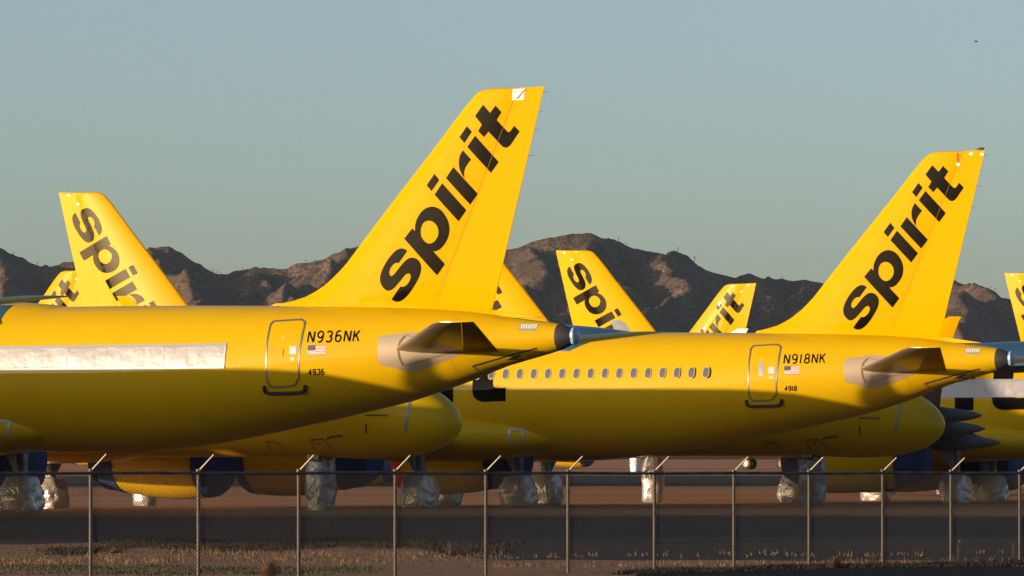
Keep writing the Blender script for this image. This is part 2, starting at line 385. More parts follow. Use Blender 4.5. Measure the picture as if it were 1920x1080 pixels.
# rear door
DOOR = [(8.30, 5.40), (7.42, 5.44), (7.30, 5.36), (7.36, 5.1), (7.46, 4.6), (7.50, 4.1), (7.48, 3.8), (7.58, 3.64), (7.75, 3.58), (8.25, 3.56), (8.42, 3.62), (8.50, 3.82), (8.52, 4.3), (8.48, 4.9), (8.40, 5.3)]
mb = MB(); ribbon(mb, DOOR, .042, lambda x, z: fusc(x, z, .012), closed=True); mbreg('doorframe', mb, M['metal'])
mb = MB(); ins = [(7.9 + (a - 7.9) * .93, 4.5 + (b - 4.5) * .965) for a, b in DOOR]; surf_poly(mb, ins, lambda x, z: fusc(x, z, .006), .15); mbreg('door', mb, M['yellow'])
mb = MB(); surf_poly(mb, [(7.78, 4.69), (7.56, 4.69), (7.56, 4.47), (7.78, 4.47)], lambda x, z: fusc(x, z, .013), .1); mbreg('doorwin', mb, mat('door_window', (.55, .62, .68), .2, metal=.3))
mb = MB(); surf_poly(mb, [(8.13, 4.83), (7.98, 4.83), (7.98, 4.40), (8.13, 4.40)], lambda x, z: fusc(x, z, .013), .1); mbreg('doorhandleplate', mb, mat('handle_plate', (.42, .46, .52), .25, metal=.4))
mb = MB(); ribbon(mb, [(7.97, 4.62), (7.98, 4.42)], .025, lambda x, z: fusc(x, z, .012)); mbreg('doorarrow', mb, M['dark'])
mb = MB(); surf_poly(mb, [(8.04, 4.97), (7.92, 4.97), (7.92, 4.90), (8.04, 4.90)], lambda x, z: fusc(x, z, .012), .1); mbreg('doorplacard2', mb, mat('placard_orange', (.8, .38, .1), .5)); mb = MB()
surf_poly(mb, [(7.76, 4.39), (7.62, 4.39), (7.62, 4.29), (7.76, 4.29)], lambda x, z: fusc(x, z, .012), .1); mbreg('doorplacard', mb, mat('placard_pink', (.85, .50, .28), .5))
mb = MB()
for a, b in ((8.40, 4.66), (8.40, 4.60), (8.40, 4.54)): ribbon(mb, [(a, b), (a - .22, b)], .014, lambda x, z: fusc(x, z, .012))
mbreg('doornotice', mb, M['seam'])
mb = MB()
pts = [(8.57, 3.60), (8.55, 3.44), (8.40, 3.40), (7.50, 3.42), (7.30, 3.46), (7.27, 3.62)]
for a, b in zip(pts[:-1], pts[1:]): mb.tube(fusc(*a, .03), fusc(*b, .03), .05, n=8)
mbreg('doorsill', mb, M['rubber'])
# flag
fl = dict(x0=7.26, x1=6.70, z0=4.435, z1=4.71)
mb = MB(); sz = (fl['z1'] - fl['z0']) / 13
def fz(x, z, o): return fusc(x, z + (fl['x0'] - x) * .02, o, 1, 1.8)
for i in range(0, 13, 2): surf_poly(mb, [(fl['x0'], fl['z0'] + i * sz), (fl['x1'], fl['z0'] + i * sz), (fl['x1'], fl['z0'] + (i + 1) * sz), (fl['x0'], fl['z0'] + (i + 1) * sz)], lambda x, z: fz(x, z, .009), .2)
mbreg('flagred', mb, M['red'])
mb = MB(); surf_poly(mb, [(fl['x0'], fl['z0']), (fl['x1'], fl['z0']), (fl['x1'], fl['z1']), (fl['x0'], fl['z1'])], lambda x, z: fz(x, z, .006), .2); mbreg('flagwhite', mb, M['white'])
mb = MB(); surf_poly(mb, [(fl['x0'], fl['z0'] + 6 * sz), (7.02, fl['z0'] + 6 * sz), (7.02, fl['z1']), (fl['x0'], fl['z1'])], lambda x, z: fz(x, z, .012), .2); mbreg('flagcanton', mb, M['flagblue'])
for num, r_, sm in (('936', 'N936NK', '4936'), ('918', 'N918NK', '4918')):
    mb = MB(); stroke_text(mb, r_, 7.27, 4.80, .295, .046, .012, .17, .36); mbreg('reg' + num, mb, M['black'])
    mb = MB(); stroke_text(mb, sm, 7.24, 3.90, .15, .033, .01, .06, .28); mbreg('num' + num, mb, M['black'])
# a cabin window
mb = MB(); wn = [(17.208 + .112 * math.copysign(abs(math.cos(t)) ** .75, math.cos(t)), 4.52 + .172 * math.copysign(abs(math.sin(t)) ** .75, math.sin(t))) for t in [2 * math.pi * i / 20 for i in range(20)]]
surf_poly(mb, wn, lambda x, z: fus(x, z, .008), .1); V = [(v[0] - 17.208, v[1], v[2]) for v in mb.V]; mb.V = V; mbreg('pane', mb, M['glass'])
mb = MB(); ribbon(mb, wn, .026, lambda x, z: fus(x, z, .013), .3, closed=True); mb.V = [(v[0] - 17.208, v[1], v[2]) for v in mb.V]; mbreg('wframe', mb, M['winframe'])
# white tape over the windows, in lengths
for i, (a, b) in enumerate(((9.88, 11.78), (11.80, 14.88), (14.90, 19.0), (19.02, 24.5), (24.52, 31.5))):
    mb = MB(); surf_poly(mb, [(a, 4.14), (b, 4.10), (b, 4.69), (a, 4.73)], lambda x, z: fus(x, z, .014 + .006 * math.sin(x * 3.1 + z * 9) * math.sin(z * 13 + x)), .12); mbreg('tape%d' % i, mb, M['tape'])
mb = MB(); ribbon(mb, [(9.84, 4.12), (31.5, 4.075)], .06, lambda x, z: fus(x, z, .024), .4); ribbon(mb, [(9.84, 4.745), (31.5, 4.705)], .07, lambda x, z: fus(x, z, .024), .4)
ribbon(mb, [(9.86, 4.14), (9.86, 4.73)], .05, lambda x, z: fus(x, z, .026), .2)
for x in (11.79, 14.89, 19.01, 24.51): ribbon(mb, [(x, 4.14), (x, 4.69)], .035, lambda x, z: fus(x, z, .026), .2)
mbreg('tapeedges', mb, M['tapeedge'])
# radome hump on the crown
def dome(l0, l1, hw, h, zoff=0., flank=False, x0=-1):
    mb = MB(); rg = []
    for i in range(29):
        u = i / 28; x = l0 + (l1 - l0) * u
        if x < x0: continue
        s_ = max(0, math.sin(math.pi * u)) ** .75
        r = []
        for j in range(21):
            v = -1 + 2 * j / 20; pw = min(1, (min(x - l0, l1 - x) / 1.7 + 1e-4)) ** .62; yy = hw * pw * v
            a = math.asin(max(-.99, min(.99, yy / 1.975)))
            r.append(fus_ang(x, a, -.015 + zoff + h * s_ * (1 - v * v) ** .28)) if not flank else r.append(fus_ang(x, math.asin(max(-.99, min(.99, hw * pw * (.42 + .28 * (v + 1)) / 1.975))), -.015 + zoff + h * s_ * (1 - (.42 + .28 * (v + 1)) ** 2) ** .28))
        rg.append(r)
    mb.loft(rg, close=False, caps=False); return mb
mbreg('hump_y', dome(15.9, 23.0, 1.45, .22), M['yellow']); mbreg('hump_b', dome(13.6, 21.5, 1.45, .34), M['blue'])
mbreg('humppatch', dome(15.9, 23.0, 1.45, .22, .014, True, 17.2), M['blue'])  # flank patch coloured as reflected sky
# belly fairing
mb = MB(); rg = []
for i in range(31):
    u = i / 30; x = 15.2 + 12.6 * u; s_ = max(.001, 1 - abs(2 * u - 1) ** 2.4) ** .62
    ring = []
    for j in range(40):
        t = 2 * math.pi * j / 40
        ring.append((x, 2.28 * (.50 + .50 * s_) * s_ ** .35 * math.copysign(abs(math.cos(t)) ** .85, math.cos(t)), 2.38 + .1 * s_ + (.90 * s_) * math.copysign(abs(math.sin(t)) ** .85, math.sin(t))))
    rg.append(ring)
mb.loft(rg); mbreg('fairing', mb, M['yellow'])
mb = MB(); q = [(17.37, 2.66), (16.93, 2.66), (16.93, 2.24), (17.37, 2.24)]
def fair(x, z, o=.01):
    u = (x - 15.2) / 12.6; s_ = max(.001, 1 - abs(2 * u - 1) ** 2.4) ** .62; k = max(0, 1 - abs((z - 2.38 - .1 * s_) / (.9 * s_)) ** (2 / .85)) ** (.85 / 2)
    return Vector((x, 2.28 * (.5 + .5 * s_) * s_ ** .35 * k + o, z))
ribbon(mb, q, .07, fair, closed=True); mbreg('fairpanel', mb, mat('pale_frame', (.45, .50, .52), .3, metal=.5))
# wings
def wing_mb(side):
    mb = MB(); rg = []
    sec = [(1.3, 26.0, 19.0, 2.45, .42), (2.2, 25.5, 19.0, 2.55, .40), (6.4, 23.55, 19.35, 3.0, .26), (11.5, 21.5, 18.9, 3.55, .15), (17.0, 19.3, 17.75, 4.25, .075)]
    for y, a, c, z, th in sec:
        up, dn = [], []
        for i in range(13):
            u = (i / 12) ** 1.6; x = a + (c - a) * u
            h = th * (math.sqrt(max(0, 1 - (1 - min(u / .3, 1)) ** 2)) if u < .3 else 1 - (u - .3) / .7 * .97)
            up.append((x, side * y, z + h)); dn.append((x, side * y, z - h * .8))
        rg.append(up + dn[::-1])
    mb.loft(rg); return mb
def sharklet_mb(side, face):
    mb = MB(); rg = []
    pth = [(17.0, 19.3, 17.75, 4.25, .07), (17.3, 19.15, 17.7, 4.33, .06), (17.58, 18.9, 17.6, 4.62, .05), (17.75, 18.55, 17.45, 5.1, .045), (17.86, 18.0, 17.2, 6.0, .035), (17.93, 17.55, 16.95, 6.62, .03), (17.94, 17.3, 16.88, 6.74, .01)]
    for y, a, c, z, th in pth:
        th = th if face == 0 else th
        r1 = [];r2 = []
        for i in range(7):
            u = i / 6; x = a + (c - a) * u; h = th * math.sin(math.pi * min(1, .08 + u * .92)) ** .6 * .7 + .003
            ny, nz = (0, 1) if y < 17.1 else ((-.7, .7) if y < 17.6 else (-1, .1))
            if face == 0: r1.append((x, side * (y), z)); r2.append((x, side * (y - ny * h), z - nz * h))
            else: r1.append((x, side * (y + ny * h), z + nz * h)); r2.append((x, side * (y + ny * .002), z + nz * .002))
        rg.append(r1 + r2[::-1])
    mb.loft(rg); return mb
for sd, nm in ((1, 'P'), (-1, 'S')):
    mbreg('wing' + nm, wing_mb(sd), M['wing']); mbreg('shark' + nm, sharklet_mb(sd, 0), M['fin']); mbreg('sharkin' + nm, sharklet_mb(sd, 1), M['white'])
def fairing_canoe(L, r):
    mb = MB(); rg = []
    for i in range(15):
        u = i / 14; k = math.sin(math.pi * min(1, (u * .75 + .02))) ** .7 if u < .6 else math.sin(math.pi * .47) ** .7 * (1 - ((u - .6) / .4)) ** .6 + .10
        rg.append([Vector((L * (.45 - u), r * .62 * k * math.cos(t), r * k * math.sin(t) - .02 * u)) for t in [2 * math.pi * j / 16 for j in range(16)]])
    mb.loft(rg); return mb
mbreg('canoe', fairing_canoe(4.2, .30), mat('fairing_grey', (.075, .085, .10), .45))
# engine: origin at the inlet centre, x forward
def lathe(prof, n=40, sy=1.):
    mb = MB(); mb.loft([[Vector((x, r * math.cos(t) * sy, r * math.sin(t))) for t in [2 * math.pi * j / n for j in range(n)]] for x, r in prof], caps=False); return mb
mbreg('nacelle', lathe([(-.28, 1.17), (-.6, 1.23), (-1.1, 1.265), (-1.8, 1.26), (-2.6, 1.20), (-3.4, 1.08), (-3.9, .97), (-3.88, .93), (-3.2, .9)]), M['yellow'])
mbreg('lip', lathe([(-.9, .92), (-.4, .95), (-.08, .99), (0, 1.05), (-.04, 1.11), (-.15, 1.155), (-.28, 1.172)]), mat('polished_lip', (.6, .6, .6), .25, metal=.9))
mbreg('core', lathe([(-3.3, .70), (-3.9, .66), (-4.6, .50), (-4.7, .46), (-4.7, .01)]), M['metal'])
pr = [(-.42, 1.225), (-.25, 1.20), (-.1, 1.16), (.03, 1.08), (.09, .9), (.12, .5), (.13, .01)]
mbreg('incover', lathe(pr), M['bluecloth']); mbreg('incover_r', lathe([(-.42, 1.225), (-.25, 1.20), (-.1, 1.16), (.03, 1.08), (.09, .9), (.12, .5), (.13, .01)]), M['redcloth'])
mbreg('excover', lathe([(-3.62, 1.07), (-3.95, 1.0), (-4.3, .96), (-4.75, .72), (-4.85, .4), (-4.86, .01)]), M['bluecloth'])
mb = MB(); mb.loft([[(x, y, z) for x, y, z in ((a, -w, .9), (a, w, .9), (a, w, t), (a, -w, t))] for a, w, t in ((-1.2, .05, 1.3), (-2.2, .2, 1.75), (-3.4, .22, 1.85), (-4.9, .2, 1.7), (-5.8, .05, 1.45))]); mbreg('pylon', mb, M['white'])
# wrapped landing gear
def nz3(x, y, z, s=1.):
    return math.sin(x * 5.1 * s + 2 * math.sin(y * 3.7 * s + 1.3)) * math.cos(z * 4.3 * s + 1.7 * math.sin(x * 6.1 * s + y * 2)) * .6 + math.sin(z * 11 * s + y * 7 * s + 3 * math.sin(x * 9 * s)) * .3 + math.sin(x * 23 * s + z * 19 * s) * .12
def lump(dx, dy, z0, z1, amp, seed, e=.55, top=.75):
    mb = MB(); rg = []; N = 36; K = 18
    for k in range(K + 1):
        u = k / K; z = z0 + (z1 - z0) * u
        sc_ = (1 - .12 * (1 - u) ** 3) * (1 - (1 - top) * max(0, (u - .45) / .55) ** 2)
        if k == 0: sc_ = .8
        if k == K: sc_ *= .5
        r = []
        for j in range(N):
            t = 2 * math.pi * j / N; c, s_ = math.cos(t), math.sin(t)
            x = dx / 2 * math.copysign(abs(c) ** e, c) * sc_; y = dy / 2 * math.copysign(abs(s_) ** e, s_) * sc_
            q = 1 + amp * nz3(x + seed, y + seed * 2, z + seed, 1.4)
            r.append((x * q, y * q, z + .02 * nz3(y, x + seed, z)))
        rg.append(r)
    mb.loft(rg); return mb
mbreg('wheelwrap', lump(1.25, 1.15, .02, 1.16, .12, 1.3, e=.7, top=.62), M['foil']); mbreg('wheelwrap2', lump(1.3, 1.08, .02, 1.14, .12, 4.1, e=.7, top=.6), M['foil'])
mbreg('strutwrap', lump(.34, .34, 1.0, 2.6, .15, 2.2, top=.95), M['greycloth'])
mb = MB(); mb.loft([[(.9, .25, 2.3), (.05, .25, 2.3), (.05, .30, 2.3), (.9, .30, 2.3)], [(.25, .27, 1.55), (.02, .27, 1.15), (.02, .32, 1.15), (.25, .32, 1.55)]]); mbreg('geardoor', mb, mat('gear_door_grey', (.22, .23, .25), .45))
mbreg('nosewrap', lump(.86, .80, .03, 2.05, .08, 3.3, e=.7, top=.8), M['foil']); mbreg('nosewrap_g', lump(.95, .85, .03, 2.1, .10, 6.3, e=.7, top=.7), mat('silver_wrap', (.24, .26, .29), .40, metal=.5, bump=(2.3, .85, .14)))
mb = MB()
for x in (-.62, .62):
    mb.loft([[(x - .13, y, 0.0), (x + .13, y, 0.0), (x + .05, y, .16), (x - .05, y, .16)] for y in (-.55, .55)])
mbreg('chock', mb, M['wood'], False)
def wheel_mb(r, w):
    mb = MB(); n = 36
    pr = [(-w / 2, r * .55), (-w / 2, r * .88), (-w * .36, r * .98), (0, r), (w * .36, r * .98), (w / 2, r * .88), (w / 2, r * .55)]
    mb.loft([[Vector((q * math.cos(t), y, r + q * math.sin(t))) for t in [2 * math.pi * j / n for j in range(n)]] for y, q in pr], caps=False); return mb
def rim_mb(r, w):
    mb = MB(); n = 28
    pr = [(w * .46, r * .56), (w * .50, r * .50), (w * .3, r * .42), (w * .2, r * .3), (w * .42, r * .16), (w * .42, .01)]
    mb.loft([[Vector((q * math.cos(t), y, r + q * math.sin(t))) for t in [2 * math.pi * j / n for j in range(n)]] for y, q in pr], caps=False)
    V = list(mb.V); F = list(mb.F); mb.add([(a, -b, c) for a, b, c in V], [tuple(reversed(f)) for f in F]); return mb
mbreg('wheel', wheel_mb(.585, .42), M['rubber']); mbreg('rim', rim_mb(.585, .42), mat('wheel_rim', (.6, .55, .48), .4, metal=.4))
# cockpit windows, nose markings
def cock(side):
    mb = MB()
    for P in ([(34.62, 5.02), (34.95, 4.86), (34.78, 4.42), (34.38, 4.52)], [(34.3, 5.02), (34.55, 5.0), (34.3, 4.52), (33.95, 4.56)], [(33.75, 5.05), (34.2, 5.03), (33.85, 4.57), (33.4, 4.62)]):
        surf_poly(mb, P, lambda x, z: fus(x, z, .008, side), .12)
    return mb
for sd, nm in ((1, 'P'), (-1, 'S')): mbreg('cockpit' + nm, cock(sd), M['glass'])
def nose_mark(side):
    mb = MB(); f = lambda x, z: fus(x, z, .01, side)
    ribbon(mb, [(36.25, 4.12), (36.32, 3.7), (36.34, 3.3), (36.30, 2.9), (36.24, 2.55)], .07, f)
    return mb
for sd, nm in ((1, 'P'), (-1, 'S')): mbreg('radomeseam' + nm, nose_mark(sd), mat('seam_strip', (.34, .38, .38), .3, metal=.6))
def nm_ribs(side): return [('probe', [[(35.05, 2.82), (34.98, 2.52)]], .05), ('static_port', [[(35.75, 3.08), (35.05, 3.10)]], .05), ('nose_plate', [[(33.4, 3.1), (33.05, 3.1)]], .11),
    ('sensor', [[(34.15, 2.47), (33.7, 2.42), (33.55, 2.36)]], .05), ('hatch_outline', [[(32.85, 2.02), (32.95, 2.35), (33.4, 2.35), (33.55, 2.02)], [(33.05, 2.22), (33.25, 2.22)]], .035), ('hatch_outline', [[(31.2, 2.02), (31.25, 2.28), (31.6, 2.28), (31.7, 2.05)]], .03)]
NM = []
for sd, nm in ((1, 'P'), (-1, 'S')):
    for k, (n_, L_, w_) in enumerate(nm_ribs(sd)):
        mb = MB()
        for q in L_: ribbon(mb, q, w_, lambda x, z: fus(x, z, .012, sd))
        mbreg('nm%d%s' % (k, nm), mb, M['dark']); NM.append((k, n_)) if sd > 0 else None
# front door outline
mb_dc = {}
# fin tip covers, wicks
mb = MB(); surf_poly(mb, [(1.80, 11.72), (1.45, 11.73), (1.47, 11.42), (1.82, 11.42)], lambda x, z: fin_pt(x, z, .012), .15)
surf_poly(mb, [(1.80, 11.72), (1.45, 11.73), (1.47, 11.42), (1.82, 11.42)], lambda x, z: fin_pt(x, z, .012, -1), .15); mbreg('tipcover', mb, M['white'])
mb = MB(); surf_poly(mb, [(1.70, 11.48), (1.63, 11.52), (1.52, 11.66), (1.40, 11.72), (1.52, 11.6), (1.60, 11.5), (1.67, 11.44)], lambda x, z: fin_pt(x, z, .02), .1); mbreg('tipribbon', mb, mat('red_streamer', (.5, .05, .01), .6))
mb = MB(); surf_poly(mb, [(1.84, 11.70), (1.78, 11.70), (1.79, 11.42), (1.86, 11.42)], lambda x, z: fin_pt(x, z, .012), .1); mbreg('streamer', mb, mat('red_streamer_b', (.6, .06, .01), .6))
mb = MB()
for k, (a, b) in enumerate(((1.86, 11.36), (1.42, 11.70), (1.05, 11.68))):
    mb = MB()
    for sd in (1, -1): surf_poly(mb, [(a, b), (a - .12, b), (a - .12, b - .08), (a, b - .08)], lambda x, z: fin_pt(x, z, .013, sd), .1)
    mbreg('tipdot%d' % k, mb, M['white'])
mb = MB(); mb.loft([[(1.25, -.05, 11.78), (1.25, .05, 11.78), (1.25, .05, 11.80), (1.25, -.05, 11.80)], [(1.05, -.09, 11.78), (1.05, .09, 11.78), (1.05, .07, 11.87), (1.05, -.07, 11.87)], [(.92, -.03, 11.79), (.92, .03, 11.79), (.92, .03, 11.86), (.92, -.03, 11.86)]]); mbreg('tipcap', mb, M['dark'])
mb = MB()
for k, z in enumerate((11.62, 11.1, 10.6, 9.9)):
    mb = MB(); mb.tube((xTE(z) + .02, 0, z), (xTE(z) - .2, 0, z - .01), .006, .003, n=5); mbreg('wick%d' % k, mb, M['dark'])
mb = MB()
for k, P in enumerate(([(2.9, 11.35), (2.0, 11.1)], [(6.9, 6.95), (6.0, 6.35), (3.95, 6.35)], [(5.9, 8.1), (5.0, 7.75), (3.2, 9.9)])):
    mb = MB(); ribbon(mb, P, .012, lambda x, z: fin_pt(x, z, .004)); mbreg('finseam%d' % k, mb, M['seam'])
mb = MB(); ribbon(mb, [(xH(z) - .0, z) for z in (5.95, 7, 8, 9, 10, 11, 11.7)], .011, lambda x, z: fin_pt(x, z, .009)); mbreg('hinge', mb, mat('hinge_line', (.22, .12, .01), .7))
mb = MB(); mb.box((0, .50, 1.80), (.5, .03, .24)); mbreg('placard', mb, M['dark'], False)
mb = MB()
for i in range(4): mb.box((-.17 + i * .11, .518, 1.80), (.06, .01, .12))
mbreg('placardtext', mb, mat('placard_yellow', (.6, .4, .05), .6), False)

# ------------------------------------------------------------------ assembling an aircraft
def part(key, name, parent, loc=None, m=None):
    o = bpy.data.objects.new(name, ME[key]); COL.objects.link(o); o.parent = parent
    if loc: o.location = loc
    if m: o.material_slots[0].link = 'OBJECT'; o.material_slots[0].material = m
    return o
def aircraft(X, Y, ang, label, z=0., opts='', wx=0., wz=0., group='yellow jetliners in storage'):
    """X, Y: tail end on the ground; ang: heading of the nose, degrees anticlockwise from +x"""
    r = bpy.data.objects.new('jetliner', None); COL.objects.link(r); r.location = (X, Y, z); r.rotation_euler = (0, 0, math.radians(ang))
    tag(r, label, 'airplane', group)
    O = (opts + ('' if 'hump' in opts else ' humpy')).split()
    part('fuselage', 'fuselage', r); c = part('cone', 'tail_cone', r); part('apucover', 'exhaust_cover', c)
    if 'nofin' not in O:
        f = part('fin', 'fin', r); rd = part('rudder', 'rudder', r)
        tp = part('txtP', 'tail_lettering', f); ts = part('txtS', 'tail_lettering', f); part('hinge', 'hinge_line', rd)
        if 'gloss' in O:
            for q, mm in ((f, 'fin_gloss'), (rd, 'fin_gloss'), (tp, 'black_gloss'), (ts, 'black_gloss')): q.material_slots[0].link = 'OBJECT'; q.material_slots[0].material = M[mm]
        for k in range(4): part('wick%d' % k, 'static_wick', rd)
    for s_ in 'PS':
        t = part('stab' + s_, 'tailplane', r); part('stable' + s_, 'leading_edge', t); part('elev' + s_, 'elevator', t); part('patch' + s_, 'tailplane_root', r)
        part('trim' + s_, 'trim_track', r)
        w = part('wing' + s_, 'wing', r, (wx, 0, wz)); part('shark' + s_, 'sharklet', w); part('sharkin' + s_, 'sharklet_lining', w)
        for y, x, zz in ((4.6, 18.9, 2.35), (8.3, 18.8, 2.85), (12.2, 18.2, 3.3)):
            sg = 1 if s_ == 'P' else -1
            part('canoe', 'flap_fairing', w, (x + 1.3, sg * y, zz))
        part('cockpit' + s_, 'cockpit_window', r); part('radomeseam' + s_, 'radome_seam', r)
        if 'greynose' in O: [part('nm%d%s' % (k, s_), n_, r) for k, n_ in NM]
    part('fairing', 'belly_fairing', r)
    bf = part('fairpanel', 'service_panel', r)
    if 'title' in O: part('titP', 'title_lettering', r)
    if 'titleS' in O: part('titS', 'title_lettering', r)
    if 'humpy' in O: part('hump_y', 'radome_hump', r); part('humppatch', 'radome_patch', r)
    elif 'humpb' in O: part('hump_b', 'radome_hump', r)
    part('seams', 'panel_seam', r); part('gutter', 'rain_gutter', r)
    if 'near' in O:
        d = part('door', 'rear_door', r)
        part('doorframe', 'door_frame', d); part('doorwin', 'door_window', d); part('doorsill', 'door_sill', d); part('doornotice', 'door_notice', d); part('doorplacard', 'door_placard', d); part('doorplacard2', 'door_placard', d)
        part('doorhandleplate' if '918' in O else 'doorarrow', 'door_handle', d)
        fg = part('flagwhite', 'flag', r); part('flagred', 'flag_stripes', fg); part('flagcanton', 'flag_canton', fg)
        num = '936' if '936' in O else '918'
        part('reg' + num, 'registration', r); part('num' + num, 'fleet_number', r)
        v = part('vent', 'vent', r); part('ventslats', 'vent_slats', v); part('apudoor', 'access_panel', r); part('intake', 'air_intake', r)
        if '936' in O: q = part('tipcover', 'tip_cover', f); part('tipribbon', 'streamer', f)
        else: part('tipcap', 'tip_cap', f); part('streamer', 'streamer', f); [part('tipdot%d' % k, 'tip_cover', f) for k in range(3)]; [part('finseam%d' % k, 'panel_seam', f) for k in range(3)]
    elif 'nofin' not in O: [part('tipdot%d' % k, 'tip_cover', f) for k in range(2)]
    if 'tape' in O:
        for i in range(5): part('tape%d' % i, 'window_tape', r)
        part('tapeedges', 'tape_edge', r)
    if 'windows' in O:
        for i in range(42):
            p = part('pane', 'window', r, (10.07 + i * .5288, 0, 0)); part('wframe', 'window_frame', p)
    # engines
    for s_ in (1, -1):
        if 'noeng' in O or ('engP' in O and s_ < 0): continue
        e = part('nacelle', 'engine', r, (25.2, s_ * 5.75, 1.68))
        part('lip', 'intake_lip', e); part('core', 'exhaust_core', e); part('pylon', 'pylon', e)
        part('incover_r' if ('redS' in O and s_ < 0) else 'incover', 'intake_cover', e); part('excover', 'exhaust_cover', e)
    # gear
    for s_ in (1, -1):
        if 'bare' in O:
            g = part('strutwrap', 'main_gear', r, (19.75, s_ * 3.795, 0))
            for yy in (-.47, .47): w = part('wheel', 'wheel', g, (0, yy, 0)); part('rim', 'rim', g, (0, yy, 0))
        else:
            g = part('strutwrap', 'main_gear', r, (19.75, s_ * 3.795, 0))
            part('wheelwrap' if s_ > 0 else 'wheelwrap2', 'wheel_cover', g); part('geardoor', 'gear_door', g)
    g = part('nosewrap_g' if 'greynose' in O else 'nosewrap', 'nose_gear', r, (LEN - 5.07, 0, 0))
    if 'greynose' in O:
        q = part('placard', 'placard', g, (0, 0, 0)); q.rotation_euler = (0, 0, math.pi)
        q = part('placardtext', 'placard_text', g); q.rotation_euler = (0, 0, math.pi)
    return r
def by_tail_tip(px, py, nose_left, th):
    """ground place of a plane whose fin-tip trailing edge is seen at px, py (photo 1920 wide)"""
    s = (886 - py) / (11.77 - CAMH); Y = 11000 / s; X = (px - 960) / s
    hx, hy = (-math.cos(th), math.sin(th)) if nose_left else (math.cos(th), -math.sin(th))
    return X - .88 * hx, Y - .88 * hy
R_ = math.radians
aircraft(1.68, 160.3, 180 - 26, 'nearest yellow jetliner, marked N936NK, with white tape along its window row', opts='near 936 title humpy tape')
aircraft(16.31, 192.0, 180 - 26, 'yellow jetliner marked N918NK with an open row of cabin windows', opts='near 918 title humpb windows redS', wx=.35, wz=-.25)
aircraft(36.9, 221.2, 180 - 15, 'yellow jetliner cut by the right edge, white tape over its windows, flap fairings showing', opts='title humpb tape greynose2')
nx, ny = -1.62, 183.6; th = R_(28.8)
aircraft(nx - LEN * math.cos(th), ny + LEN * math.sin(th), -28.8, 'yellow jetliner whose rounded nose pokes out below the N936NK tail', opts='greynose titleS', z=-.1)
aircraft(-17.9, 222.1, -28.8, 'yellow jetliner with the tall tail left of centre and its nose below the N918NK tail', opts='noeng greynose titleS gloss', wx=-1.9, wz=.45)
x, y = by_tail_tip(803, 412, False, R_(28.8)); aircraft(x, y, -28.8, 'yellow jetliner whose tail shows just behind the right side of the N936NK tail')
x, y = by_tail_tip(1042, 470, False, R_(28.8)); aircraft(x, y, -28.8, 'yellow jetliner with the small tail in the middle, before the highest hill', opts='')
x, y = by_tail_tip(171, 510, True, R_(32)); aircraft(x, y, 148, 'far yellow jetliner whose shiny tail peeks out left of the tall left tail', z=.1, opts='gloss')
x, y = by_tail_tip(1418, 531, True, R_(32)); aircraft(x, y, 148, 'far yellow jetliner with a small shiny tail left of the N918NK tail', z=0, opts='gloss')
x, y = by_tail_tip(1883, 512, False, R_(27)); aircraft(x, y, -27, 'far yellow jetliner whose bright tail is cut by the right edge', z=0, opts='gloss')
ZK = [(-200, -.73), (126, -.73), (128, -.72), (134, -.60), (140, -.42), (146, -.25), (152, -.12), (158, -.04), (163, 0), (226, 0), (235, .02), (245, .06), (330, .45), (435, .92), (700, 2.1), (1000, 3.45), (1500, 5.7), (2300, 9.4), (3600, 14), (6500, 16)]
def gz(y): return float(np.interp(y, [a for a, b in ZK], [b for a, b in ZK]))
def sheet(poly_rows, off, name, m, kind='structure'):
    """poly_rows: [(y, x0, x1)] with x as world; follows the ground"""
    ys = sorted(set([r[0] for r in poly_rows] + [a for a, b in ZK if poly_rows[0][0] < a < poly_rows[-1][0]]))
    x0 = np.interp(ys, [r[0] for r in poly_rows], [r[1] for r in poly_rows]); x1 = np.interp(ys, [r[0] for r in poly_rows], [r[2] for r in poly_rows])
    V = []; F = []
    for i, y in enumerate(ys): V += [(x0[i], y, gz(y) + off), (x1[i], y, gz(y) + off)]
    for i in range(len(ys) - 1): F.append((2 * i, 2 * i + 1, 2 * i + 3, 2 * i + 2))
    o = link(name, mesh(name, V, F), None, m, False); tag(o, kind=kind); return o
